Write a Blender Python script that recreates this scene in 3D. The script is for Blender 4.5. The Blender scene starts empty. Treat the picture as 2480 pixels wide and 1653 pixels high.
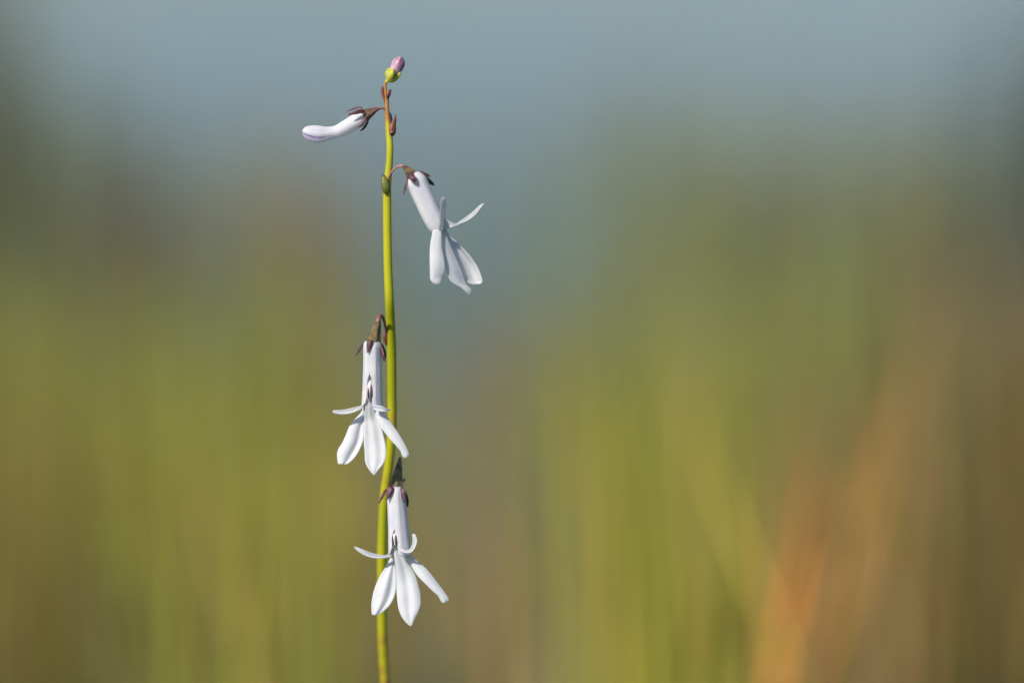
import bpy, bmesh, math, random
import numpy as np
from mathutils import Vector, noise
R = math.radians
rnd = random.Random(7)
sc = bpy.context.scene
col = sc.collection

# ------------------------------------------------------------------ camera
PITCH = R(9.5)
DIST = 0.70                     # focus distance, metres
WIDTH = 0.150                   # width of the frame at the focus distance
CAMH = 0.42                     # camera height above the lake
FW = Vector((0, math.cos(PITCH), -math.sin(PITCH)))
UP = Vector((0, math.sin(PITCH), math.cos(PITCH)))
RT = Vector((1, 0, 0))
CAM = Vector((0, -DIST * math.cos(PITCH), CAMH))
cd = bpy.data.cameras.new('camera')
cam = bpy.data.objects.new('camera', cd)
col.objects.link(cam)
cam.location = CAM
cam.rotation_euler = (R(90) - PITCH, 0, 0)
cd.sensor_width = 36
cd.lens = 36 * DIST / WIDTH
cd.clip_start = 0.02
cd.clip_end = 3000
cd.dof.use_dof = True
cd.dof.focus_distance = DIST
cd.dof.aperture_fstop = 6.6
cd.dof.aperture_blades = 0
sc.camera = cam

# ------------------------------------------------------------------ light
SUN_EL, SUN_AZ = R(42), R(42)   # azimuth: left of the line from flower to camera
to_sun = Vector((-math.sin(SUN_AZ) * math.cos(SUN_EL), -math.cos(SUN_AZ) * math.cos(SUN_EL), math.sin(SUN_EL)))
w = bpy.data.worlds.new('World')
sc.world = w
w.use_nodes = True
nt = w.node_tree
bg = nt.nodes['Background']
sky = nt.nodes.new('ShaderNodeTexSky')
sky.sky_type = 'NISHITA'
sky.sun_disc = False
sky.sun_elevation = SUN_EL
sky.sun_rotation = math.atan2(to_sun.x, to_sun.y)
sky.air_density = 1.0
sky.dust_density = 0.2
sky.ozone_density = 3.0
nt.links.new(sky.outputs[0], bg.inputs[0])
bg.inputs[1].default_value = 0.085
sd = bpy.data.lights.new('sun', 'SUN')
sd.energy = 4.6
sd.angle = R(0.53)
sd.color = (1.0, 0.955, 0.88)
sun = bpy.data.objects.new('sun', sd)
col.objects.link(sun)
sun.rotation_euler = to_sun.to_track_quat('Z', 'Y').to_euler()
sun.location = (-3, -3, 5)
vs = sc.view_settings
vs.view_transform = 'Standard'
vs.look = 'None'
vs.exposure = 0.15
vs.gamma = 1.0
sc.cycles.use_denoising = True
sc.cycles.use_adaptive_sampling = False
sc.cycles.max_bounces = 8


# ------------------------------------------------------------------ helpers
PX = WIDTH / 2480               # metres per photo pixel in the plane of the flower


SHIFT = [0.0]                   # millimetres added to every depth of the flower being built


def W(px, py, dep=0.0):
    """point in the scene seen at photo pixel (px, py), dep millimetres behind the plane of the flower"""
    d = DIST + (dep + SHIFT[0]) * 1e-3
    k = d / DIST * PX
    return CAM + FW * d + RT * ((px - 1240) * k) - UP * ((py - 826.5) * k)


def new_mat(name):
    m = bpy.data.materials.new(name)
    m.use_nodes = True
    n = m.node_tree.nodes
    return m, n, m.node_tree.links, n['Principled BSDF'], n['Material Output']


def link_mesh(name, verts, faces, mat, parent=None, uvs=None, attr=None, smooth=True):
    me = bpy.data.meshes.new(name)
    me.from_pydata([tuple(v) for v in verts], [], faces)
    if smooth:
        me.polygons.foreach_set('use_smooth', [True] * len(me.polygons))
    if uvs is not None:
        ul = me.uv_layers.new(name='UVMap')
        for lp in me.loops:
            ul.data[lp.index].uv = uvs[lp.vertex_index]
    if attr is not None:
        a = me.attributes.new('pigment', 'FLOAT', 'POINT')
        a.data.foreach_set('value', attr)
    me.materials.append(mat)
    me.update()
    o = bpy.data.objects.new(name, me)
    col.objects.link(o)
    if parent is not None:
        o.parent = parent
    return o


def cr(p, t):
    """Catmull-Rom through the list of tuples p, t in 0..1"""
    n = len(p) - 1
    x = min(max(t, 0), 1) * n
    i = min(int(x), n - 1)
    f = x - i
    a = p[max(i - 1, 0)]
    b = p[i]
    c = p[i + 1]
    d = p[min(i + 2, n)]
    return [0.5 * (2 * b[k] + (c[k] - a[k]) * f + (2 * a[k] - 5 * b[k] + 4 * c[k] - d[k]) * f * f
                   + (3 * b[k] - a[k] - 3 * c[k] + d[k]) * f ** 3) for k in range(len(b))]


def frames(P):
    out = []
    n = len(P)
    for i in range(n):
        t = (P[min(i + 1, n - 1)] - P[max(i - 1, 0)]).normalized()
        a = -FW
        if abs(t.dot(a)) > 0.93:
            a = UP if not out else out[-1][1]
        nn = (a - t * a.dot(t)).normalized()
        if out and nn.dot(out[-1][1]) < 0:
            nn = -nn
        out.append((t, nn, t.cross(nn).normalized()))
    return out


def tube(name, ctrl, mat, parent, segs=14, rings=28, flat=1.0, shape=None, cap=True, pig=None, flat_dir=0.0):
    """ctrl: (px, py, depth mm, radius px). A closed tapering body along the curve.
    flat squeezes it along the direction at angle flat_dir from the viewer's side."""
    pts = [cr(ctrl, i / (rings - 1)) for i in range(rings)]
    P = [W(*q[:3]) for q in pts]
    F = frames(P)
    V, fc, uv, at = [], [], [], []
    for i in range(rings):
        t, nn, b = F[i]
        r = max(pts[i][3], 0.15) * PX
        for j in range(segs):
            th = 2 * math.pi * j / segs
            rr = r * (shape(i / (rings - 1), th) if shape else 1)
            ca, sa = math.cos(th - flat_dir) * flat, math.sin(th - flat_dir)
            x = ca * math.cos(flat_dir) - sa * math.sin(flat_dir)
            y = ca * math.sin(flat_dir) + sa * math.cos(flat_dir)
            V.append(P[i] + nn * (x * rr) + b * (y * rr))
            uv.append((j / segs, i / (rings - 1)))
            at.append(pig(i / (rings - 1), pts[i][1]) if pig else 0.0)
    for i in range(rings - 1):
        for j in range(segs):
            k = (j + 1) % segs
            fc.append((i * segs + j, i * segs + k, (i + 1) * segs + k, (i + 1) * segs + j))
    if cap:
        for e in (0, rings - 1):
            V.append(P[e] + F[e][0] * ((-1 if e == 0 else 1) * max(pts[e][3], 0.15) * PX * 0.45))
            uv.append((0.5, 0.0 if e == 0 else 1.0))
            at.append(at[e * segs])
            c = len(V) - 1
            for j in range(segs):
                k = (j + 1) % segs
                fc.append((c, e * segs + k, e * segs + j) if e == 0 else (c, e * segs + j, e * segs + k))
    return link_mesh(name, V, fc, mat, parent, uv, at)


def petal(name, rows, prof, mat, parent, nu=26, nv=15, thick=3.2, curl=0.0, seed=0, wob=0.17):
    """rows: (left px, py, right px, py, depth mm); prof: 5 depths across, as fractions of the width"""
    V, uv = [], []
    for i in range(nu):
        t = i / (nu - 1)
        lx, ly, rx, ry, dp = cr(rows, t)
        wd = math.hypot(rx - lx, ry - ly) * PX * 1e3
        for j in range(nv):
            s = j / (nv - 1)
            d = dp + cr([(q,) for q in prof], s)[0] * wd
            n1 = noise.noise(Vector((s * 2.6 + seed * 7.3, t * 3.4, seed)))
            n2 = noise.noise(Vector((s * 1.2 + seed, t * 1.3 + 5, seed * 2.1)))
            d += wob * (n1 * 0.7 + n2) * min(1, wd) * (0.3 + 0.7 * t)
            ex = 0.0
            if j in (0, nv - 1):
                ex = 1.1 * noise.noise(Vector((t * 9, seed * 3.1 + j, 1)))
            V.append(W(lx + (rx - lx) * s + ex, ly + (ry - ly) * s, d))
            uv.append((s, t))
    fc = [(i * nv + j, i * nv + j + 1, (i + 1) * nv + j + 1, (i + 1) * nv + j)
          for i in range(nu - 1) for j in range(nv - 1)]
    o = link_mesh(name, V, fc, mat, parent, uv, [0.0] * len(V))
    sm = o.modifiers.new('thickness', 'SOLIDIFY')
    sm.thickness = thick * PX
    sm.offset = 0
    sm.use_even_offset = False
    ss = o.modifiers.new('smooth', 'SUBSURF')
    ss.levels = ss.render_levels = 1
    return o


def corolla(name, ctrl, mat, parent, slit_dir, slit, ribs, segs=64, rings=44, oval=1.0):
    """tube open along a slit. slit: (t, left half-angle, right half-angle); ribs: list of (angle, height, width)"""
    pts = [cr(ctrl, i / (rings - 1)) for i in range(rings)]
    P = [W(*q[:3]) for q in pts]
    F = frames(P)
    V, uv, tint = [], [], []
    ts = [q[0] for q in slit]
    for i in range(rings):
        t = i / (rings - 1)
        T, nn, b = F[i]
        side = RT - T * RT.dot(T)
        b = side.normalized()
        nn = (-FW - T * (-FW).dot(T))
        nn = (nn - b * nn.dot(b)).normalized()
        wl = float(np.interp(t, ts, [q[1] for q in slit]))
        wr = float(np.interp(t, ts, [q[2] for q in slit]))
        r = pts[i][3] * PX
        for j in range(segs + 1):
            th = slit_dir + wr + (2 * math.pi - wr - wl) * j / segs
            k = 1.0
            for (a, h, wdt) in ribs:
                dd = (th - a + math.pi) % (2 * math.pi) - math.pi
                k += h * math.exp(-(dd / wdt) ** 2) * min(1, 0.35 + 1.6 * t) * (1 - 0.45 * t)
            k += 0.012 * noise.noise(Vector((math.cos(th) * 2, math.sin(th) * 2, t * 7)))
            V.append(P[i] + nn * (math.cos(th) * r * k * oval) + b * (math.sin(th) * r * k))
            vein = max(0, noise.noise(Vector((th * 4.5, t * 0.7, 3.3))))
            ridge = ((th - ribs[0][0] - 0.2 + math.pi) % (2 * math.pi) - math.pi) / 0.3
            tint.append(0.20 * vein + 0.13 * math.exp(-ridge * ridge) + 0.10 * math.exp(-(t / 0.22) ** 2) * (0.4 + vein))
            uv.append((j / segs, t))
    n = segs + 1
    fc = [(i * n + j, i * n + j + 1, (i + 1) * n + j + 1, (i + 1) * n + j)
          for i in range(rings - 1) for j in range(segs)]
    o = link_mesh(name, V, fc, mat, parent, uv, tint)
    bm = bmesh.new()
    bm.from_mesh(o.data)
    bmesh.ops.remove_doubles(bm, verts=bm.verts[:], dist=1e-6)
    bm.to_mesh(o.data)
    bm.free()
    sm = o.modifiers.new('thickness', 'SOLIDIFY')
    sm.thickness = 2.4 * PX
    sm.offset = -1
    return o


# ------------------------------------------------------------------ materials
def petal_material():
    m, n, l, b, out = new_mat('petal_white')
    uv = n.new('ShaderNodeUVMap')
    mp = n.new('ShaderNodeMapping')
    mp.inputs['Scale'].default_value = (34, 2.2, 1)
    l.new(uv.outputs[0], mp.inputs[0])
    nz = n.new('ShaderNodeTexNoise')
    nz.inputs['Scale'].default_value = 1.0
    nz.inputs['Detail'].default_value = 3
    l.new(mp.outputs[0], nz.inputs['Vector'])
    tc = n.new('ShaderNodeTexCoord')
    nz2 = n.new('ShaderNodeTexNoise')
    nz2.inputs['Scale'].default_value = 420
    nz2.inputs['Detail'].default_value = 4
    l.new(tc.outputs['Object'], nz2.inputs['Vector'])
    ramp = n.new('ShaderNodeValToRGB')
    ramp.color_ramp.elements[0].position = 0.30
    ramp.color_ramp.elements[0].color = (0.80, 0.785, 0.83, 1)
    ramp.color_ramp.elements[1].position = 0.56
    ramp.color_ramp.elements[1].color = (0.87, 0.855, 0.845, 1)
    l.new(nz2.outputs[0], ramp.inputs[0])
    mix = n.new('ShaderNodeMix')
    mix.data_type = 'RGBA'
    mix.inputs['B'].default_value = (0.78, 0.76, 0.82, 1)
    mr = n.new('ShaderNodeMapRange')
    mr.inputs[1].default_value = 0.52
    mr.inputs[2].default_value = 0.75
    mr.inputs[4].default_value = 0.55
    l.new(nz.outputs[0], mr.inputs[0])
    l.new(mr.outputs[0], mix.inputs['Factor'])
    l.new(ramp.outputs[0], mix.inputs['A'])
    # lilac tint driven by the pigment attribute
    at = n.new('ShaderNodeAttribute')
    at.attribute_name = 'pigment'
    mx2 = n.new('ShaderNodeMix')
    mx2.data_type = 'RGBA'
    mx2.inputs['B'].default_value = (0.36, 0.20, 0.55, 1)
    l.new(at.outputs['Fac'], mx2.inputs['Factor'])
    l.new(mix.outputs['Result'], mx2.inputs['A'])
    l.new(mx2.outputs['Result'], b.inputs['Base Color'])
    b.inputs['Roughness'].default_value = 0.62
    b.inputs['Specular IOR Level'].default_value = 0.25
    b.inputs['Subsurface Weight'].default_value = 0.35
    b.inputs['Subsurface Radius'].default_value = (1.0, 0.9, 0.95)
    b.inputs['Subsurface Scale'].default_value = 0.0005
    bp = n.new('ShaderNodeBump')
    bp.inputs['Strength'].default_value = 0.6
    bp.inputs['Distance'].default_value = 0.00012
    l.new(nz.outputs[0], bp.inputs['Height'])
    l.new(bp.outputs[0], b.inputs['Normal'])
    tr = n.new('ShaderNodeBsdfTranslucent')
    l.new(mx2.outputs['Result'], tr.inputs['Color'])
    ms = n.new('ShaderNodeMixShader')
    ms.inputs[0].default_value = 0.38
    l.new(b.outputs[0], ms.inputs[1])
    l.new(tr.outputs[0], ms.inputs[2])
    l.new(ms.outputs[0], out.inputs['Surface'])
    return m


def plant_material(name, c0, c1, cp, scale=700, rough=0.42, bump=0.5, bdist=0.0001, sss=0.25, lo=0.35, hi=0.65, spec=0.5):
    """c0-c1 mottled, cp where the pigment attribute is 1"""
    m, n, l, b, out = new_mat(name)
    tc = n.new('ShaderNodeTexCoord')
    nz = n.new('ShaderNodeTexNoise')
    nz.inputs['Scale'].default_value = scale
    nz.inputs['Detail'].default_value = 4
    l.new(tc.outputs['Object'], nz.inputs['Vector'])
    rp = n.new('ShaderNodeValToRGB')
    rp.color_ramp.elements[0].position = lo
    rp.color_ramp.elements[0].color = (*c0, 1)
    rp.color_ramp.elements[1].position = hi
    rp.color_ramp.elements[1].color = (*c1, 1)
    l.new(nz.outputs[0], rp.inputs[0])
    at = n.new('ShaderNodeAttribute')
    at.attribute_name = 'pigment'
    mx = n.new('ShaderNodeMix')
    mx.data_type = 'RGBA'
    mx.inputs['B'].default_value = (*cp, 1)
    l.new(at.outputs['Fac'], mx.inputs['Factor'])
    l.new(rp.outputs[0], mx.inputs['A'])
    l.new(mx.outputs['Result'], b.inputs['Base Color'])
    b.inputs['Roughness'].default_value = rough
    b.inputs['Specular IOR Level'].default_value = spec
    b.inputs['Subsurface Weight'].default_value = sss
    b.inputs['Subsurface Radius'].default_value = (1.0, 0.9, 0.4)
    b.inputs['Subsurface Scale'].default_value = 0.0005
    n2 = n.new('ShaderNodeTexNoise')
    n2.inputs['Scale'].default_value = scale * 5
    l.new(tc.outputs['Object'], n2.inputs['Vector'])
    bp = n.new('ShaderNodeBump')
    bp.inputs['Strength'].default_value = bump
    bp.inputs['Distance'].default_value = bdist
    l.new(n2.outputs[0], bp.inputs['Height'])
    l.new(bp.outputs[0], b.inputs['Normal'])
    return m


M_PETAL = petal_material()
M_STEM = plant_material('stem_yellow_green', (0.37, 0.375, 0.002), (0.48, 0.445, 0.008), (0.36, 0.15, 0.035), 130, 0.48, 0.25, 0.00005, 0.3)
M_SEPAL = plant_material('sepal_purple', (0.055, 0.010, 0.020), (0.14, 0.030, 0.045), (0.015, 0.018, 0.010), 1500, 0.28, 0.9, 0.00012, 0.05, spec=0.7)
M_OVARY = plant_material('ovary_bronze', (0.035, 0.030, 0.010), (0.25, 0.17, 0.045), (0.20, 0.06, 0.055), 1300, 0.30, 1.0, 0.00022, 0.08, spec=0.6)
M_PEDICEL = plant_material('pedicel_red', (0.38, 0.14, 0.11), (0.46, 0.20, 0.15), (0.12, 0.05, 0.06), 700, 0.4, 0.4, 0.00005, 0.2)
M_BRACT = plant_material('bract_green', (0.10, 0.13, 0.012), (0.19, 0.21, 0.03), (0.07, 0.02, 0.025), 900, 0.4, 0.9, 0.00012, 0.1)
M_BRACT_RED = plant_material('bract_red', (0.13, 0.030, 0.022), (0.28, 0.075, 0.045), (0.36, 0.30, 0.02), 1300, 0.33, 0.9, 0.00012, 0.1, spec=0.6)
M_ANTHER = plant_material('anther_dark', (0.03, 0.022, 0.03), (0.09, 0.06, 0.07), (0.72, 0.62, 0.58), 1500, 0.5, 0.5, 0.0001, 0.0)
M_CALYX = plant_material('bud_calyx', (0.42, 0.44, 0.03), (0.55, 0.52, 0.07), (0.28, 0.11, 0.03), 900, 0.4, 0.4, 0.00008, 0.3)
M_BUD = plant_material('bud_lilac', (0.55, 0.32, 0.40), (0.66, 0.44, 0.50), (0.12, 0.012, 0.10), 500, 0.45, 0.4, 0.00006, 0.3)


# ------------------------------------------------------------------ lake
def water_material():
    m, n, l, b, out = new_mat('lake_water')
    tc = n.new('ShaderNodeTexCoord')
    mp = n.new('ShaderNodeMapping')
    mp.inputs['Scale'].default_value = (1, 1.6, 1)
    l.new(tc.outputs['Object'], mp.inputs[0])
    nz = n.new('ShaderNodeTexNoise')
    nz.inputs['Scale'].default_value = 9
    nz.inputs['Detail'].default_value = 4
    l.new(mp.outputs[0], nz.inputs['Vector'])
    bp = n.new('ShaderNodeBump')
    bp.inputs['Strength'].default_value = 0.6
    bp.inputs['Distance'].default_value = 0.008
    l.new(nz.outputs[0], bp.inputs['Height'])
    l.new(bp.outputs[0], b.inputs['Normal'])
    b.inputs['Base Color'].default_value = (0.045, 0.08, 0.078, 1)
    b.inputs['Roughness'].default_value = 0.08
    b.inputs['IOR'].default_value = 1.333
    return m


def water():
    S = 1500
    o = link_mesh('lake_water', [(-S, -S, 0), (S, -S, 0), (S, S, 0), (-S, S, 0)], [(0, 1, 2, 3)], water_material(), smooth=False)
    o['kind'] = 'structure'
    o['label'] = 'calm grey blue lake water behind the flower'


water()


# ------------------------------------------------------------------ sedges standing in the lake, far out of focus
def sedge_material():
    m, n, l, b, out = new_mat('sedge')
    at = n.new('ShaderNodeAttribute')
    at.attribute_name = 'blade_colour'
    tc = n.new('ShaderNodeTexCoord')
    mp = n.new('ShaderNodeMapping')
    mp.inputs['Scale'].default_value = (300, 300, 25)
    l.new(tc.outputs['Object'], mp.inputs[0])
    nz = n.new('ShaderNodeTexNoise')
    nz.inputs['Detail'].default_value = 2
    l.new(mp.outputs[0], nz.inputs['Vector'])
    mr = n.new('ShaderNodeMapRange')
    mr.inputs[3].default_value = 0.75
    mr.inputs[4].default_value = 1.25
    l.new(nz.outputs[0], mr.inputs[0])
    mx = n.new('ShaderNodeMix')
    mx.data_type = 'RGBA'
    mx.blend_type = 'MULTIPLY'
    mx.inputs['Factor'].default_value = 1
    l.new(at.outputs['Color'], mx.inputs['A'])
    l.new(mr.outputs[0], mx.inputs['B'])
    l.new(mx.outputs['Result'], b.inputs['Base Color'])
    b.inputs['Roughness'].default_value = 0.45
    b.inputs['Specular IOR Level'].default_value = 0.3
    tr = n.new('ShaderNodeBsdfTranslucent')
    l.new(mx.outputs['Result'], tr.inputs['Color'])
    ms = n.new('ShaderNodeMixShader')
    ms.inputs[0].default_value = 0.2
    l.new(b.outputs[0], ms.inputs[1])
    l.new(tr.outputs[0], ms.inputs[2])
    l.new(ms.outputs[0], out.inputs['Surface'])
    return m


M_SEDGE = sedge_material()
G = (0.29, 0.38, 0.055)       # fresh green
Y = (0.44, 0.43, 0.065)       # yellow green
O = (0.56, 0.25, 0.06)       # rust orange
B = (0.42, 0.27, 0.085)      # straw brown
P = (0.46, 0.29, 0.16)       # pinkish tan
D = (0.20, 0.155, 0.045)     # dark olive brown
K = (0.045, 0.05, 0.04)      # near-black stalks, chiefly painting lens vignetting into the sides
T = (0.33, 0.40, 0.22)       # pale grey green


def ray(px, py, d):
    """ground-plan distance d metres from the camera along the line through a photo pixel"""
    v = FW + RT * ((px - 1240) * PX / DIST) - UP * ((py - 826.5) * PX / DIST)
    return CAM + v * (d / v.y)


class Blades:
    def __init__(self):
        self.V, self.F, self.C = [], [], []

    def blade(self, base, tip, wid, colour, bend=0.0, segs=5):
        v0 = len(self.V)
        ax = tip - base
        side = Vector((rnd.uniform(-1, 1), rnd.uniform(-1, 1), 0)).normalized()
        a0 = rnd.uniform(0, 6.28)
        for i in range(segs + 1):
            t = i / segs
            c = base + ax * t + side * (bend * t * t * ax.length)
            r = wid * 0.5 * (1 - t) ** 0.55 if i < segs else wid * 0.04
            r = max(r, wid * 0.05)
            for k in range(3):
                a = a0 + k * 2.0944
                self.V.append(c + Vector((math.cos(a) * r, math.sin(a) * r, 0)))
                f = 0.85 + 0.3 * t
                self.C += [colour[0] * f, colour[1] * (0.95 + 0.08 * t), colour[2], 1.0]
        for i in range(segs):
            for k in range(3):
                a, b = v0 + i * 3 + k, v0 + i * 3 + (k + 1) % 3
                self.F.append((a, b, b + 3, a + 3))

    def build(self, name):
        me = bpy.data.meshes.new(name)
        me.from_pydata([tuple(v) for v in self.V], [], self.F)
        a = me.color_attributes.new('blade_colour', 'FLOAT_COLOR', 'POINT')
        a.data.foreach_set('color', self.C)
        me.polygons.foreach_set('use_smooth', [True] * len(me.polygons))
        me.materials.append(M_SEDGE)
        o = bpy.data.objects.new(name, me)
        col.objects.link(o)
        return o


def jit(c, k=0.18):
    f = 1 + rnd.uniform(-k, k)
    return tuple(max(0.004, q * f * (1 + rnd.uniform(-k, k) * 0.4)) for q in c)


def stand(bl, x0, x1, d0, d1, v0, v1, n, cols, wid=(0.0018, 0.0032), lean=0.05):
    """n blades whose feet lie between photo columns x0-x1, d0-d1 metres off, tips between photo rows v0-v1"""
    for _ in range(n):
        d = rnd.uniform(d0, d1)
        px = rnd.uniform(x0, x1) + rnd.gauss(0, 70)
        top = ray(px, v0 + (v1 - v0) * rnd.random() + rnd.gauss(0, 50), d)
        h = max(top.z, 0.02)
        foot = Vector((top.x + rnd.gauss(0, lean) * h, top.y + rnd.gauss(0, lean) * h, -0.01))
        bl.blade(foot, Vector((top.x, top.y, h)), rnd.uniform(*wid), jit(rnd.choice(cols)), rnd.uniform(-0.08, 0.08))


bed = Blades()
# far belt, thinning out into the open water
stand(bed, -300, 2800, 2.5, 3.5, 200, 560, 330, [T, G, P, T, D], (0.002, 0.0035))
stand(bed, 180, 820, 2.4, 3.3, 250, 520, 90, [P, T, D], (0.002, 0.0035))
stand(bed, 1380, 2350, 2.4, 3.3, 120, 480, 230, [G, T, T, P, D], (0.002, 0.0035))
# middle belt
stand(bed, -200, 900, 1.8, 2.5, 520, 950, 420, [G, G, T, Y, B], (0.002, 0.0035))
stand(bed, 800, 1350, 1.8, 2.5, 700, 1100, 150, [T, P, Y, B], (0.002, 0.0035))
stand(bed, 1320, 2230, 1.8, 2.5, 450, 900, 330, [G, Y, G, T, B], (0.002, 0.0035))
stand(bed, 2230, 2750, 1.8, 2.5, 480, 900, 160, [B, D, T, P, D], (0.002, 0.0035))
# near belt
stand(bed, -250, 240, 1.35, 1.8, 720, 1200, 150, [D, D, B, Y], (0.002, 0.0035))  # darker mix on the left, lens vignetting put into the blade colours
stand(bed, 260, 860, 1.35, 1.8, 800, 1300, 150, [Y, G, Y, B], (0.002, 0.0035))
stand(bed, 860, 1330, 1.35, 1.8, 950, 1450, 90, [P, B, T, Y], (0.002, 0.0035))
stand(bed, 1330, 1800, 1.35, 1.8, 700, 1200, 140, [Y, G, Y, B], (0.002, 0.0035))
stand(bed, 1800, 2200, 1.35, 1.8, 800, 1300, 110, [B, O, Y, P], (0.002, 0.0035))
stand(bed, 2260, 2750, 1.35, 1.8, 700, 1150, 170, [D, D, D, B], (0.002, 0.0035))  # right side coloured darker to stand in for vignetting
# dark rushes, those at the sides imitating lens vignetting by colour
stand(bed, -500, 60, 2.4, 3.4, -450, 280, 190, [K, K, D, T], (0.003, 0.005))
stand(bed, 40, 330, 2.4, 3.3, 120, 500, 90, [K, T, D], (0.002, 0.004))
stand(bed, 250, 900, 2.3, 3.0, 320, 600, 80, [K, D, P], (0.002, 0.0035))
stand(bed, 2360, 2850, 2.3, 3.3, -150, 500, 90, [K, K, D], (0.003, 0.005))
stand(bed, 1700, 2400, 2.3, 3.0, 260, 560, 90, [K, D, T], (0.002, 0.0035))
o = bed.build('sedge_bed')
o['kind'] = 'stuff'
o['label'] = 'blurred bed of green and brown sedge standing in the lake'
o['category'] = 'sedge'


def stalk(name, label, foot, tip, d, wid, colour, n=1, spread=0.0):
    """one tall blade (or a tight tuft) nearer than the bed, its line given by two photo points at distance d"""
    bl = Blades()
    a, b = ray(*foot, d), ray(*tip, d + 0.02)
    dirv = (b - a).normalized()
    f0 = a + dirv * ((-0.01 - a.z) / dirv.z)
    for k in range(n):
        off = Vector((rnd.gauss(0, spread), rnd.gauss(0, spread), 0))
        bl.blade(f0 + off * 0.4, b + off - dirv * (rnd.random() * 0.03 if k else 0), wid, jit(colour, 0.08), 0.0, 8)
    o = bl.build(name)
    o['label'] = label
    o['category'] = 'sedge'
    o['group'] = 'out of focus sedge leaves in front of the bed'
    return o


STALKS = [
    ('rust orange sedge leaf, the most vivid of the blurred leaves', (1885, 1653), (1985, 1120), 1.00, 0.0092, (0.78, 0.27, 0.04)),
    ('upright copper sedge leaf touching the rust orange leaf', (1862, 1653), (1862, 1130), 0.98, 0.0052, (0.64, 0.30, 0.09)),
    ('amber sedge leaf leaning away from the rust orange leaf', (1990, 1420), (2225, 860), 1.02, 0.0050, (0.60, 0.34, 0.05)),
    ('second amber sedge leaf, parallel to the leaning one', (2050, 1400), (2290, 720), 1.12, 0.0048, (0.54, 0.30, 0.09)),
    ('pinkish sedge leaf crossing behind the leaning amber leaf', (2190, 1200), (2260, 640), 1.25, 0.0050, (0.50, 0.26, 0.15)),
    ('bright lime sedge leaf beside the copper leaf', (1722, 1653), (1712, 1380), 0.96, 0.0034, (0.36, 0.44, 0.02)),
    ('lime sedge leaf with a tall straight blade among yellow leaves', (1650, 1653), (1640, 1250), 0.98, 0.0036, (0.40, 0.44, 0.03)),
    ('thin green sedge leaf rising high between yellow leaves', (1605, 1500), (1590, 860), 1.00, 0.0028, (0.28, 0.34, 0.02)),
    ('yellow sedge leaf leaning towards the thin green leaf', (1760, 1230), (1640, 930), 1.02, 0.0050, (0.66, 0.52, 0.07)),
    ('tan yellow sedge leaf above the leaning yellow leaf', (1690, 1150), (1662, 720), 1.10, 0.0046, (0.58, 0.40, 0.08)),
    ('thin golden sedge leaf beside a short olive leaf', (1532, 1653), (1532, 1290), 0.95, 0.0024, (0.62, 0.46, 0.06)),
    ('short olive sedge leaf beside the thin golden leaf', (1585, 1653), (1578, 1300), 1.00, 0.0050, (0.28, 0.26, 0.02)),
    ('olive yellow sedge leaf with a broad blade', (1480, 1350), (1472, 780), 1.08, 0.0046, (0.42, 0.37, 0.03)),
    ('pale yellow sedge leaf next to the broad olive yellow leaf', (1400, 1500), (1375, 900), 1.12, 0.0046, (0.56, 0.50, 0.14)),
    ('dark green sedge leaf close to the amber leaves', (2120, 1500), (2160, 1200), 1.00, 0.0040, (0.14, 0.19, 0.03)),
    ('dark teal green sedge leaf with a sharp tip above tan leaves', (2000, 1180), (2065, 880), 1.02, 0.0028, (0.13, 0.20, 0.07)),
    ('brown sedge leaf among dark olive leaves', (2255, 1500), (2250, 1130), 1.00, 0.0040, (0.36, 0.20, 0.06)),
    ('dark olive sedge leaf beyond the brown leaf', (2190, 1653), (2170, 1000), 1.05, 0.0048, (0.15, 0.13, 0.03)),
    ('very dark brown sedge leaf in the darkened edge of the bed', (2400, 1653), (2385, 900), 1.08, 0.0060, (0.11, 0.08, 0.03)),
    ('lime yellow sedge leaf behind the lobelia petals', (600, 1400), (618, 900), 1.04, 0.0050, (0.46, 0.48, 0.03)),
    ('fresh green sedge leaf close to the lobelia stem', (748, 1653), (742, 1200), 1.00, 0.0040, (0.38, 0.43, 0.03)),
    ('dusky blue green sedge leaf, thin and dark', (378, 1330), (372, 1080), 0.97, 0.0024, (0.06, 0.11, 0.05)),
    ('yellow green sedge leaf next to the dusky blue green one', (408, 1300), (398, 1050), 1.00, 0.0028, (0.46, 0.42, 0.04)),
    ('tan sedge leaf leaning across yellow green leaves', (570, 1500), (470, 1130), 1.06, 0.0056, (0.58, 0.37, 0.13)),
    ('ochre sedge leaf standing low beside the fresh green leaf', (640, 1653), (620, 1400), 1.00, 0.0048, (0.58, 0.38, 0.05)),
    ('olive sedge leaf standing low beside the ochre leaf', (470, 1653), (455, 1450), 1.00, 0.0036, (0.30, 0.27, 0.03)),
    ('short dark grey brown sedge leaf below the pale green leaves', (250, 1653), (190, 1330), 1.10, 0.0085, (0.09, 0.08, 0.04)),
    ('dark slate brown sedge leaf under the tan leaf', (330, 1653), (285, 1400), 1.12, 0.0085, (0.09, 0.08, 0.05)),
    ('reddish brown sedge leaf at the darkened edge of the bed', (20, 1653), (40, 950), 1.12, 0.0055, (0.24, 0.15, 0.05)),
    ('greyish straw sedge leaf in the gap beside the lobelia stem', (1210, 1500), (1195, 1040), 1.12, 0.0050, (0.56, 0.36, 0.19)),
    ('pale straw sedge leaf standing low in the gap beside the stem', (1300, 1653), (1290, 1380), 1.02, 0.0050, (0.54, 0.44, 0.20)),
    ('soft green sedge leaf rising from the gap beside the stem', (1330, 1000), (1300, 420), 1.20, 0.0036, (0.22, 0.33, 0.17)),
]
for (lab, f, t, d, wd, c) in STALKS:
    stalk('sedge_leaf', lab, f, t, d, wd, c)


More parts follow.
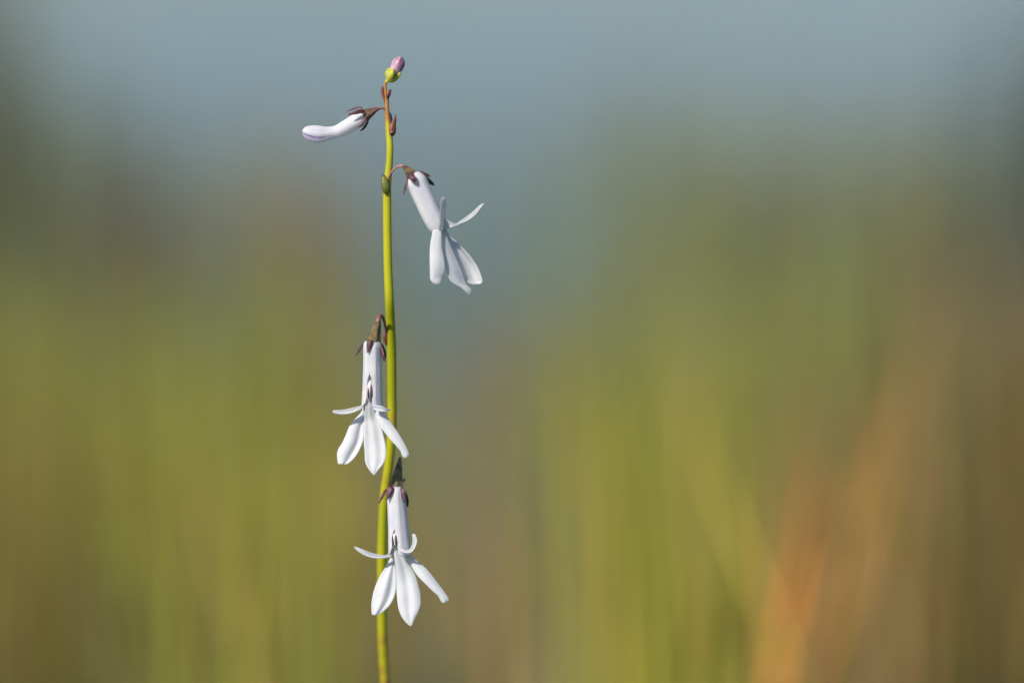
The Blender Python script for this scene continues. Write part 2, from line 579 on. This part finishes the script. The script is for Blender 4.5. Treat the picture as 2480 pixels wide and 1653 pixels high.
# ------------------------------------------------------------------ the water lobelia
def empty(name, loc, parent=None):
    e = bpy.data.objects.new(name, None)
    e.empty_display_size = 0.003
    e.location = loc
    col.objects.link(e)
    if parent is not None:
        e.parent = parent
    return e


plant = empty('water_lobelia', (0, 0, 0))
plant['label'] = 'slender water lobelia with white nodding flowers on a yellow green stem'
plant['category'] = 'flower'

STEM = [(933.5, 199, 0.6, 3.4), (933, 216, 0.6, 3.6), (935, 228, 0.6, 4.4), (936.8, 241, 0.6, 5.0), (937, 261, 0.5, 5.5),
        (938.8, 291, 0.4, 7.0), (942, 324, 0.2, 8.2), (944.4, 359, 0.0, 8.4), (942.5, 400, 0.0, 8.7), (938.5, 440, 0.0, 9.4),
        (937.4, 476, 0.2, 10.2), (938.2, 559, 0.8, 10.3), (940, 653, 1.6, 10.5), (943.2, 724, 2.3, 11.0), (945.8, 780, 4.0, 11.3),
        (948.5, 850, 5.8, 11.5), (949.5, 959, 8.0, 11.2), (949, 1040, 9.4, 11.3), (942.5, 1118, 10.6, 11.4), (931, 1205, 12.0, 11.6),
        (926, 1320, 14.0, 11.8), (925.5, 1420, 16.2, 11.8), (926, 1516, 18.2, 11.8), (929, 1587, 19.6, 12), (933, 1650, 20.8, 12),
        (942, 1800, 24, 12.5), (955, 2100, 30, 14), (965, 2600, 38, 16), (970, 3200, 46, 18), (970, 4200, 56, 22), (965, 5200, 70, 25), (965, 6300, 88, 27)]


def stem_pig(t, y):
    p = 0.95 - 0.95 * max(0, min(1, (y - 285) / 48))
    for yc, s, a in ((470, 14, 0.35), (1025, 22, 0.5), (1160, 16, 0.3), (1548, 14, 0.45), (1585, 10, 0.4), (1620, 16, 0.5), (1655, 18, 0.7)):
        p = max(p, a * math.exp(-((y - yc) / s) ** 2))
    return p


st = tube('stem', STEM, M_STEM, plant, 20, 200, pig=stem_pig)

# blotches only on part of the girth: thin the pigment around the stem
a = st.data.attributes['pigment']
for i, v in enumerate(st.data.vertices):
    val = a.data[i].value
    if val < 0.75:
        q = noise.noise(v.co * 520 + Vector((3, 1, 9)))
        a.data[i].value = max(0, min(1, val * (0.9 + 1.5 * q)))


def sepal(parent, pts, mat=None, flat=0.45, flat_dir=0.0, pig=0.0, name='sepal'):
    """pts: (px, py, depth, half width px)"""
    return tube(name, pts, mat or M_SEPAL, parent, 10, 14, flat, pig=lambda t, y: pig, flat_dir=flat_dir)


def conv(x0, y0, s):
    return lambda x, y: (x0 + x / s, y0 + y / s)


# ---- top bud
bud = empty('flower_bud', W(937, 199, 0.6), plant)


def L(o, parent):
    """keep world placement under a moved Empty"""
    o.matrix_parent_inverse = parent.matrix_basis.inverted()
    return o


def bud_pig(t, th):
    return 0


C1 = conv(700, 100, 6.03)


def Z(C, x, y, *r):
    return (*C(x, y), *r)


def zs(C, s, pts):
    """zoomed coordinates (x, y, depth, half width) to photo pixels"""
    return [(*C(p[0], p[1]), p[2], p[3] / s) for p in pts]


def build_bud():
    s = 6.03
    o = tube('bud_corolla', zs(C1, s, [(1500, 520, 0.6, 70), (1540, 450, 0.5, 84), (1575, 380, 0.4, 92), (1602, 320, 0.3, 94), (1618, 270, 0.25, 74), (1625, 238, 0.2, 40), (1628, 226, 0.2, 8)]),
             M_BUD, bud, 30, 30, shape=lambda t, th: 1 + 0.05 * math.cos(5 * th + 0.6) * t)
    at = o.data.attributes['pigment']
    for i in range(30):
        for j in range(30):
            th = 2 * math.pi * j / 30
            t = i / 29
            v = 0.0
            if t > 0.3:
                v = max(0, math.cos(5 * th + 0.6 + math.pi)) ** 2 * min(1, (t - 0.3) * 2.4) * (1 - max(0, t - 0.88) * 6)
            v = max(v, 0.85 * max(0, math.cos(th - 1.35)) ** 0.9 * min(1, t * 2)) if True else v
            for c, wd in ((0.15, 0.16), (0.95, 0.2)):
                dd = (th - c + math.pi) % (2 * math.pi) - math.pi
                v = max(v, 1.1 * math.exp(-(dd / wd) ** 2) * math.exp(-((t - 0.66) / 0.22) ** 2))
            at.data[i * 30 + j].value = max(0, min(1, v))
    L(o, bud)
    o = tube('calyx', zs(C1, s, [(1422, 602, 0.6, 24), (1440, 580, 0.6, 36), (1470, 548, 0.6, 84), (1500, 505, 0.6, 106), (1527, 465, 0.6, 104), (1545, 432, 0.6, 92), (1550, 420, 0.6, 80)]),
             M_CALYX, bud, 30, 24, shape=lambda t, th: 1 + 0.06 * math.cos(5 * th + 0.9) * min(1, t * 3))
    at = o.data.attributes['pigment']
    for i in range(24):
        for j in range(30):
            th = 2 * math.pi * j / 30
            g = math.exp(-(((th - 0.5 + math.pi) % (2 * math.pi) - math.pi) / 0.16) ** 2) * math.exp(-((i / 23 - 0.6) / 0.14) ** 2)
            at.data[i * 30 + j].value = min(1, g)
    L(o, bud)
    # calyx teeth
    for pts, pg in (([(1455, 520, 0.2, 24), (1440, 470, 0.1, 34), (1465, 425, 0.2, 26), (1485, 385, 0.3, 5)], 0.35),
                    ([(1490, 540, -0.5, 28), (1500, 490, -0.75, 36), (1515, 440, -0.7, 30), (1535, 395, -0.5, 5)], 0.0),
                    ([(1560, 535, 0.1, 26), (1602, 490, 0.0, 30), (1612, 455, 0.0, 24), (1618, 410, 0.1, 5)], 0.25)):
        L(sepal(bud, zs(C1, s, pts), M_CALYX, 0.5, 0.0, pg, 'calyx_tooth'), bud)


build_bud()

# ---- bracts along the stem
s1 = 6.03
sepal(plant, zs(C1, s1, [(1402, 905, 0.5, 10), (1385, 840, 0.5, 17), (1370, 770, 0.5, 21), (1360, 700, 0.5, 24), (1358, 664, 0.5, 17)]), M_BRACT_RED, 0.6, 0.0, 0.0, 'bract')
sepal(plant, zs(C1, s1, [(1440, 838, 0.2, 20), (1447, 790, 0.1, 34), (1462, 745, 0.1, 34), (1480, 722, 0.2, 18), (1496, 708, 0.3, 7)]), M_BRACT_RED, 0.55, 0.4, 0.0, 'bract')
sepal(plant, zs(C1, s1, [(1490, 1375, 0.0, 36), (1510, 1330, -0.1, 54), (1516, 1270, -0.1, 54), (1526, 1210, 0.0, 42), (1545, 1140, 0.1, 25), (1553, 1070, 0.3, 6)]), M_BRACT_RED, 0.55, 0.5, 0.0, 'bract')
sepal(plant, zs(C1, s1, [(1478, 1365, -0.5, 14), (1496, 1335, -0.65, 27), (1520, 1325, -0.6, 24), (1532, 1330, -0.5, 8)]), M_BRACT_RED, 0.8, 0.0, 0.12, 'bract_gland')
sepal(plant, zs(C1, s1, [(1470, 1040, 1.1, 8), (1482, 1085, 1.1, 20), (1490, 1140, 1.1, 22), (1490, 1190, 1.0, 12)]), M_BUD, 0.8, 0.0, 0.5, 'young_bud')
C2 = conv(880, 370, 4.238)
s2 = 4.238
o = sepal(plant, zs(C2, s2, [(232, 415, -0.7, 26), (232, 370, -0.9, 42), (225, 320, -0.95, 42), (212, 270, -0.9, 32), (203, 228, -0.8, 16)]), M_BRACT, 0.55, 0.2, 0.0, 'bract')
at = o.data.attributes['pigment']
for i in range(14):
    for j in range(10):
        e = abs(math.sin(2 * math.pi * j / 10))
        at.data[i * 10 + j].value = max(0.9 if i > 11 or i < 1 else 0.0, 0.75 * e ** 6)
C3 = conv(780, 740, 3.646)
s3 = 3.646
sepal(plant, zs(C3, s3, [(576, 350, 5.2, 8), (560, 310, 4.8, 15), (552, 270, 4.6, 14), (550, 235, 4.6, 6)]), M_BRACT_RED, 0.6, 0.0, 0.0, 'bract')
C4 = conv(830, 1090, 3.4857)
s4 = 3.4857
sepal(plant, zs(C4, s4, [(420, 330, 10.4, 12), (470, 292, 10.4, 16), (508, 258, 10.6, 13), (530, 236, 10.8, 5)]), M_BRACT_RED, 0.6, 0.0, 0.0, 'bract')


def ribbed(n, h, ph=0.0):
    return lambda t, th: 1 + h * math.cos(n * th + ph) * min(1, 3 * t)


def ovary_pig(t0):
    return lambda t, y: max(0, 1 - t / t0)


# ---- flower 1: closed, almost horizontal
f1 = empty('flower', W(930, 263, 0.4), plant)
L(tube('pedicel', zs(C1, s1, [(1405, 990, 0.5, 15), (1370, 982, 0.1, 15), (1330, 980, -0.2, 17), (1290, 985, -0.4, 24), (1250, 998, -0.5, 34)]), M_PEDICEL, f1, 14, 20), f1)
L(tube('ovary', zs(C1, s1, [(1310, 985, -0.3, 22), (1260, 1000, -0.5, 38), (1200, 1030, -0.6, 58), (1150, 1055, -0.6, 76), (1110, 1078, -0.6, 86), (1085, 1092, -0.6, 70)]),
       M_OVARY, f1, 40, 26, shape=ribbed(5, 0.11, 2.2), pig=lambda t, y: 0.75 - 0.35 * t), f1)
o = tube('corolla_bud', zs(C1, s1, [(1100, 1080, -0.6, 62), (1060, 1115, -0.6, 100), (1005, 1155, -0.6, 112), (920, 1205, -0.6, 110), (820, 1262, -0.6, 105), (720, 1312, -0.6, 96),
                                    (635, 1332, -0.6, 91), (540, 1350, -0.6, 106), (430, 1356, -0.6, 128), (330, 1342, -0.6, 118), (255, 1325, -0.6, 90), (210, 1316, -0.6, 52), (196, 1314, -0.6, 12)]),
         M_PETAL, f1, 48, 60, shape=lambda t, th: 1 + 0.03 * math.cos(5 * th + 1.0) - 0.20 * math.exp(-(((th + 0.55 + math.pi) % 6.2832 - math.pi) / 0.16) ** 2) * max(0, min(1, (t - 0.5) * 4)), flat=0.85)
at = o.data.attributes['pigment']
for i in range(60):
    for j in range(48):
        t, th = i / 59, 2 * math.pi * j / 48
        dd = (th + 0.62 + math.pi) % (2 * math.pi) - math.pi
        v = 0.75 * math.exp(-(dd / 0.2) ** 2) * max(0, min(1, (t - 0.48) * 4)) + 0.22 * max(0, -math.sin(th)) * max(0, t - 0.55) * 2
        v += 0.03 + 0.30 * max(0, t - 0.5) * (0.6 + noise.noise(Vector((th * 3.2, t * 2.0, 8.1))))
        v += 0.10 * max(0, t - 0.6) + 0.16 * max(0, math.cos(4 * th + 1)) ** 4 * max(0, 0.5 - abs(t - 0.25))
        at.data[i * 48 + j].value = max(0, min(0.8, v))
L(o, f1)
for pts, pg, fd in (([(1075, 985, -0.2, 8), (1035, 962, 0.1, 12), (940, 985, 0.3, 14), (850, 1022, 0.4, 6)], 0.0, 0),
                    ([(1100, 1035, -1.6, 18), (1060, 1020, -2.0, 30), (960, 1045, -2.4, 27), (868, 1070, -2.6, 9)], 0.0, 0),
                    ([(1128, 1095, -1.8, 14), (1105, 1150, -2.0, 27), (1060, 1215, -2.1, 22), (998, 1260, -2.1, 6)], 0.0, 0),
                    ([(1158, 1130, -0.3, 12), (1140, 1190, 0.1, 19), (1095, 1265, 0.4, 19), (1045, 1308, 0.5, 9)], 1.0, 0)):
    L(sepal(f1, zs(C1, s1, pts), M_SEPAL, 0.45, fd, pg), f1)

# ---- flower 2: hangs to the right, seen from the side
f2 = empty('flower', W(940, 433, -0.6), plant)
L(tube('pedicel', zs(C2, s2, [(248, 285, -0.7, 10), (262, 250, -1.0, 11), (292, 196, -1.6, 11), (338, 150, -2.0, 11), (388, 132, -2.2, 12), (430, 150, -2.2, 18)]), M_PEDICEL, f2, 14, 26,
       pig=lambda t, y: max(0, t - 0.8) * 3), f2)
L(tube('ovary', zs(C2, s2, [(400, 134, -2.2, 13), (430, 155, -2.2, 24), (462, 188, -2.2, 40), (490, 222, -2.2, 56), (508, 248, -2.2, 62), (520, 262, -2.2, 52)]),
       M_OVARY, f2, 40, 22, shape=ribbed(5, 0.12, 0.5), pig=lambda t, y: 0.45 * (1 - t)), f2)
L(corolla('corolla_tube', zs(C2, s2, [(505, 232, -2.2, 40), (520, 252, -2.2, 78), (545, 300, -2.2, 100), (580, 370, -2.2, 99), (630, 480, -2.2, 97), (680, 590, -2.2, 96), (728, 690, -2.2, 92), (756, 760, -2.2, 80), (768, 800, -2.2, 60), (774, 835, -2.2, 34)]),
          M_PETAL, f2, 1.25, [(0, 0.0, 0.0), (0.25, 0.0, 0.0), (0.5, 0.07, 0.07), (0.75, 0.12, 0.12), (0.9, 0.3, 0.6), (1.0, 0.7, 1.3)],
          [(-0.15, -0.14, 0.22), (0.55, 0.06, 0.3), (-1.0, 0.05, 0.4), (2.6, -0.1, 0.3), (-2.2, -0.1, 0.3)], oval=0.9), f2)
L(tube('anther_tube', zs(C2, s2, [(700, 560, -2.4, 40), (735, 640, -2.4, 46), (770, 700, -2.4, 44), (790, 730, -2.4, 20)]), M_ANTHER, f2, 16, 12), f2)


def rows(C, rr):
    return [(*C(r[0], r[1]), *C(r[2], r[3]), r[4]) for r in rr]


L(petal('upper_lobe', rows(C2, [(770, 800, 812, 790, -3.0), (778, 740, 822, 745, -4.2), (786, 660, 838, 660, -5.8), (790, 580, 850, 580, -7.4), (793, 510, 850, 515, -8.6), (800, 475, 843, 478, -9.2), (812, 462, 832, 464, -9.5)]),
        (0, -0.1, -0.12, -0.1, 0), M_PETAL, f2, seed=21), f2)
L(petal('upper_lobe', rows(C2, [(830, 650, 790, 795, -1.9), (868, 688, 850, 786, -1.7), (910, 715, 910, 764, -1.5), (948, 728, 945, 750, -1.3), (1000, 696, 1012, 722, -1.1), (1060, 655, 1085, 688, -0.9), (1130, 602, 1150, 638, -0.6), (1195, 540, 1205, 568, -0.3), (1228, 520, 1240, 522, 0.0)]),
        (0, 0.12, 0.16, 0.08, -0.08), M_PETAL, f2, nu=34, seed=22), f2)
L(petal('lower_lobe', rows(C2, [(840, 775, 800, 850, -1.9), (905, 870, 850, 870, -1.3), (960, 915, 876, 935, -1.0), (1030, 985, 915, 1020, -0.6), (1100, 1065, 955, 1100, -0.3), (1150, 1132, 990, 1180, 0.0), (1190, 1208, 1022, 1258, 0.2), (1212, 1270, 1048, 1312, 0.3), (1224, 1318, 1085, 1338, 0.3), (1200, 1345, 1135, 1354, 0.3)]),
        (-0.24, 0.16, 0.20, 0.02, -0.28), M_PETAL, f2, nu=34, seed=23), f2)
L(petal('lower_lobe', rows(C2, [(790, 805, 838, 800, -2.4), (800, 860, 862, 870, -2.4), (805, 960, 900, 965, -2.3), (822, 1080, 950, 1085, -2.2), (838, 1185, 1000, 1190, -2.1), (868, 1270, 1032, 1290, -1.9), (920, 1338, 1062, 1358, -1.7), (990, 1375, 1098, 1392, -1.5), (1055, 1432, 1104, 1420, -1.3), (1080, 1455, 1095, 1448, -1.2)]),
        (-0.20, -0.10, 0.02, 0.16, 0.34), M_PETAL, f2, nu=34, seed=24), f2)
L(petal('lower_lobe', rows(C2, [(722, 755, 800, 770, -2.9), (708, 815, 802, 820, -3.1), (692, 900, 802, 910, -3.2), (681, 1000, 812, 1010, -3.3), (681, 1110, 830, 1110, -3.4), (684, 1200, 832, 1200, -3.4), (686, 1285, 802, 1275, -3.3), (705, 1325, 792, 1325, -3.3), (745, 1350, 775, 1351, -3.2)]),
        (0.05, -0.06, -0.08, -0.04, 0.06), M_PETAL, f2, nu=34, seed=25), f2)
for pts, pg, fd in (([(452, 250, -2.9, 8), (440, 300, -3.1, 13), (428, 360, -3.2, 12), (414, 425, -3.2, 8)], 0.0, 0),
                    ([(480, 226, -3.8, 28), (496, 248, -4.15, 37), (517, 276, -4.3, 25), (534, 303, -4.3, 6)], 0.0, 0),
                    ([(550, 205, -2.3, 10), (590, 203, -2.2, 15), (640, 222, -2.1, 15), (682, 244, -2.0, 9)], 0.0, 0),
                    ([(610, 235, -1.2, 12), (650, 270, -0.7, 23), (690, 305, -0.4, 22), (726, 330, -0.2, 9)], 1.0, 0)):
    L(sepal(f2, zs(C2, s2, pts), M_SEPAL, 0.45, fd, pg), f2)

# ---- flower 3: faces the viewer
f3 = empty('flower', W(935, 810, 3), plant)
L(tube('pedicel', zs(C3, s3, [(576, 300, 4.9, 11), (564, 215, 4.0, 12), (548, 135, 2.6, 13), (530, 92, 1.4, 15), (512, 88, 0.6, 18), (496, 118, 0.2, 22), (488, 160, 0.1, 28)]), M_PEDICEL, f3, 14, 30,
       pig=lambda t, y: 0.75), f3)
L(tube('ovary', zs(C3, s3, [(504, 98, 0.4, 18), (494, 140, 0.1, 26), (484, 190, 0.0, 36), (472, 240, 0.0, 45), (460, 290, 0.0, 56), (452, 318, 0.0, 64), (450, 332, 0.0, 58)]),
       M_OVARY, f3, 40, 26, shape=ribbed(5, 0.08, 1.2), pig=lambda t, y: 0.8 * max(0, 0.4 - t)), f3)
L(corolla('corolla_tube', zs(C3, s3, [(450, 304, 0.0, 30), (449, 318, 0.0, 52), (447, 338, 0.0, 70), (445, 366, 0.0, 77), (446, 430, 0.0, 75), (446, 520, 0.1, 75), (445, 620, 0.1, 77), (445, 720, 0.2, 80), (444, 800, 0.2, 83), (444, 860, 0.3, 86), (444, 905, 0.3, 86)]),
          M_PETAL, f3, -0.28, [(0, 0.0, 0.0), (0.58, 0.0, 0.0), (0.62, 0.22, 0.24), (0.66, 0.28, 0.30), (0.82, 0.32, 0.28), (0.90, 0.50, 0.30), (1.0, 1.2, 0.55)],
          [(0.32, 0.10, 0.16), (-0.75, 0.03, 0.3), (-0.28, -0.05, 0.12), (2.2, -0.1, 0.3), (-2.2, -0.1, 0.3)]), f3)
L(tube('anther_tube', zs(C3, s3, [(420, 640, -0.2, 28), (420, 720, -0.5, 36), (421, 800, -0.6, 34), (423, 842, -0.4, 16)]), M_ANTHER, f3, 16, 14, pig=lambda t, y: 1.0), f3)
for pts in ([(434, 700, -1.1, 4), (434, 738, -1.3, 11), (433, 790, -1.36, 11), (436, 828, -1.2, 5)], [(406, 722, -1.1, 3), (405, 765, -1.3, 7), (405, 805, -1.3, 6), (406, 824, -1.1, 3)],
            [(424, 820, -1.05, 2), (427, 832, -1.05, 4), (428, 842, -0.9, 2)]):
    L(tube('anther', zs(C3, s3, pts), M_ANTHER, f3, 10, 12), f3)
L(petal('upper_lobe', rows(C3, [(372, 868, 366, 905, -0.3), (335, 886, 338, 915, -0.6), (280, 897, 292, 938, -0.9), (225, 910, 238, 953, -1.1), (165, 920, 170, 959, -1.2), (115, 921, 118, 952, -1.2), (94, 926, 95, 942, -1.2)]),
        (0, 0.1, 0.12, 0.05, -0.1), M_PETAL, f3, seed=31), f3)
L(petal('upper_lobe', rows(C3, [(452, 872, 462, 922, -1.1), (480, 878, 485, 928, -1.4), (525, 884, 525, 934, -1.6), (560, 902, 556, 936, -1.5), (588, 909, 582, 931, -1.2), (602, 913, 598, 924, -1.0)]),
        (-0.1, 0.0, 0.1, 0.05, 0), M_PETAL, f3, seed=32), f3)
L(petal('lower_lobe', rows(C3, [(362, 880, 400, 880, 1.0), (350, 935, 378, 935, 0.9), (305, 985, 374, 1010, 0.7), (240, 1065, 371, 1085, 0.5), (206, 1150, 367, 1160, 0.3), (172, 1222, 352, 1225, 0.1), (142, 1262, 322, 1290, -0.1), (131, 1320, 280, 1348, -0.3), (136, 1375, 235, 1388, -0.5), (142, 1397, 205, 1398, -0.6)]),
        (0.10, -0.06, -0.04, 0.16, -0.02), M_PETAL, f3, nu=34, seed=33), f3)
L(petal('lower_lobe', rows(C3, [(388, 790, 456, 790, -0.5), (380, 890, 458, 890, -0.4), (373, 1000, 484, 1000, 0.2), (370, 1080, 525, 1075, 0.1), (368, 1180, 551, 1175, 0.0), (372, 1270, 565, 1270, -0.3), (378, 1350, 561, 1345, -0.6), (390, 1408, 538, 1400, -0.8), (425, 1460, 490, 1458, -1.0), (455, 1495, 465, 1495, -1.1)]),
        (0.02, 0.06, 0.0, 0.06, 0.03), M_PETAL, f3, nu=36, seed=34), f3)
L(petal('lower_lobe', rows(C3, [(448, 880, 520, 890, 0.6), (458, 925, 545, 930, 0.3), (482, 1005, 598, 1015, -0.1), (535, 1093, 650, 1090, -0.5), (595, 1172, 700, 1170, -0.9), (650, 1233, 738, 1235, -1.1), (692, 1283, 758, 1280, -1.2), (706, 1322, 766, 1315, -1.3), (722, 1340, 755, 1340, -1.3)]),
        (0.0, -0.08, -0.1, -0.02, 0.12), M_PETAL, f3, nu=34, seed=35), f3)
for pts, pg, fd in (([(372, 330, -0.2, 9), (352, 352, -0.5, 13), (325, 395, -0.9, 12), (296, 437, -1.2, 7)], 0.0, 0),
                    ([(426, 308, -1.15, 24), (423, 330, -1.4, 31), (412, 372, -1.55, 21), (400, 414, -1.65, 6)], 0.0, 0),
                    ([(505, 322, -0.5, 10), (520, 375, -0.8, 17), (537, 430, -1.0, 18), (552, 487, -1.1, 9)], 0.0, 0.6),
                    ([(520, 335, 0.6, 10), (540, 380, 1.0, 16), (553, 430, 1.3, 15), (556, 470, 1.5, 7)], 1.0, 0)):
    L(sepal(f3, zs(C3, s3, pts), M_SEPAL, 0.45, fd, pg), f3)

# ---- flower 4: lowest, faces the viewer
f4 = empty('flower', W(950, 1175, 6), plant)
SHIFT[0] = 2.2
L(tube('pedicel', zs(C4, s4, [(405, 330, 10.8, 10), (440, 250, 9.8, 11), (468, 160, 7.8, 11), (480, 95, 5.6, 11), (484, 68, 4.2, 11), (484, 75, 3.2, 13), (480, 105, 2.6, 16)]), M_PEDICEL, f4, 14, 30,
       pig=lambda t, y: 0.9), f4)
L(tube('ovary', zs(C4, s4, [(484, 62, 3.4, 11), (480, 100, 2.7, 20), (472, 150, 2.0, 30), (463, 210, 1.4, 40), (453, 265, 0.8, 50), (449, 305, 0.4, 60), (448, 328, 0.2, 56)]),
       M_OVARY, f4, 40, 26, shape=ribbed(5, 0.08, 0.4), pig=lambda t, y: 0.5 * max(0, 0.3 - t)), f4)
L(corolla('corolla_tube', zs(C4, s4, [(448, 302, 0.2, 30), (448, 316, 0.2, 50), (447, 336, 0.2, 67), (450, 368, 0.1, 74), (455, 440, 0.0, 72), (462, 540, 0.0, 75), (470, 650, 0.0, 79), (477, 750, 0.0, 84), (482, 820, 0.0, 88), (485, 880, 0.1, 90)]),
          M_PETAL, f4, -0.42, [(0, 0.0, 0.0), (0.68, 0.0, 0.0), (0.73, 0.22, 0.22), (0.76, 0.30, 0.28), (0.86, 0.32, 0.26), (0.94, 0.6, 0.30), (1.0, 1.15, 0.50)],
          [(0.15, 0.09, 0.16), (-0.8, 0.03, 0.3), (-0.3, -0.05, 0.12), (2.2, -0.1, 0.3), (-2.2, -0.1, 0.3)]), f4)
L(tube('anther_tube', zs(C4, s4, [(438, 650, -0.3, 26), (441, 730, -0.7, 34), (445, 790, -0.8, 32), (446, 822, -0.6, 14)]), M_ANTHER, f4, 16, 14, pig=lambda t, y: 1.0), f4)
for pts in ([(446, 716, -1.3, 4), (448, 746, -1.5, 11), (453, 785, -1.56, 11), (457, 808, -1.4, 5)], [(419, 722, -1.25, 3), (420, 758, -1.42, 7), (422, 790, -1.42, 6), (423, 808, -1.25, 3)],
            [(436, 796, -1.25, 2), (440, 808, -1.25, 5), (443, 818, -1.1, 3)]):
    L(tube('anther', zs(C4, s4, pts), M_ANTHER, f4, 10, 12), f4)
L(petal('upper_lobe', rows(C4, [(402, 835, 425, 880, 0.0), (388, 870, 402, 896, -0.4), (355, 884, 365, 906, -0.7), (300, 877, 300, 911, -1.0), (245, 864, 240, 904, -1.2), (190, 845, 182, 884, -1.3), (135, 822, 132, 852, -1.3), (96, 811, 100, 822, -1.2)]),
        (0, 0.1, 0.12, 0.05, -0.1), M_PETAL, f4, nu=32, seed=41), f4)
L(petal('upper_lobe', rows(C4, [(486, 780, 468, 785, -1.4), (498, 822, 482, 838, -1.7), (525, 842, 515, 864, -1.9), (552, 838, 562, 866, -2.0), (574, 820, 596, 845, -2.0), (588, 785, 620, 800, -1.9), (592, 745, 627, 755, -1.7), (588, 715, 615, 718, -1.5), (594, 703, 604, 702, -1.4)]),
        (0, 0.1, 0.12, 0.05, -0.1), M_PETAL, f4, nu=36, seed=42), f4)
L(petal('lower_lobe', rows(C4, [(410, 860, 450, 865, 0.8), (402, 900, 440, 930, 0.8), (362, 980, 446, 1010, 0.6), (312, 1062, 451, 1090, 0.3), (276, 1140, 450, 1175, 0.1), (252, 1225, 425, 1262, -0.1), (241, 1300, 380, 1325, -0.3), (243, 1350, 330, 1370, -0.5), (249, 1388, 290, 1390, -0.6)]),
        (0.06, 0.04, -0.10, 0.06, -0.02), M_PETAL, f4, nu=34, seed=43), f4)
L(petal('lower_lobe', rows(C4, [(418, 790, 490, 790, -0.5), (434, 895, 525, 885, -0.4), (449, 1030, 595, 1010, 0.1), (453, 1120, 632, 1105, 0.1), (456, 1210, 655, 1205, -0.2), (464, 1310, 660, 1290, -0.5), (486, 1382, 640, 1360, -0.8), (522, 1440, 607, 1418, -0.9), (566, 1482, 582, 1480, -1.0)]),
        (0.04, 0.0, 0.07, -0.02, 0.06), M_PETAL, f4, nu=36, seed=44), f4)
L(petal('lower_lobe', rows(C4, [(505, 860, 560, 865, 0.6), (545, 900, 585, 900, 0.4), (582, 980, 680, 975, 0.0), (625, 1052, 750, 1050, -0.4), (690, 1118, 820, 1140, -0.7), (750, 1178, 865, 1205, -0.9), (800, 1222, 888, 1240, -1.0), (830, 1272, 896, 1260, -1.0), (845, 1288, 875, 1278, -1.0)]),
        (0.0, -0.08, -0.1, -0.02, 0.12), M_PETAL, f4, nu=34, seed=45), f4)
for pts, pg, fd in (([(368, 330, -0.1, 9), (350, 358, -0.5, 13), (328, 400, -0.8, 12), (306, 443, -1.0, 8)], 0.0, 0),
                    ([(410, 308, -1.05, 24), (404, 332, -1.3, 31), (390, 374, -1.45, 22), (370, 417, -1.55, 6)], 0.0, 0),
                    ([(492, 316, -0.9, 14), (506, 350, -1.1, 22), (514, 395, -1.2, 19), (518, 436, -1.3, 9)], 0.0, 0.4),
                    ([(512, 330, 0.4, 10), (532, 380, 0.8, 17), (543, 430, 1.1, 16), (547, 472, 1.3, 8)], 1.0, 0)):
    L(sepal(f4, zs(C4, s4, pts), M_SEPAL, 0.45, fd, pg), f4)
SHIFT[0] = 0.0
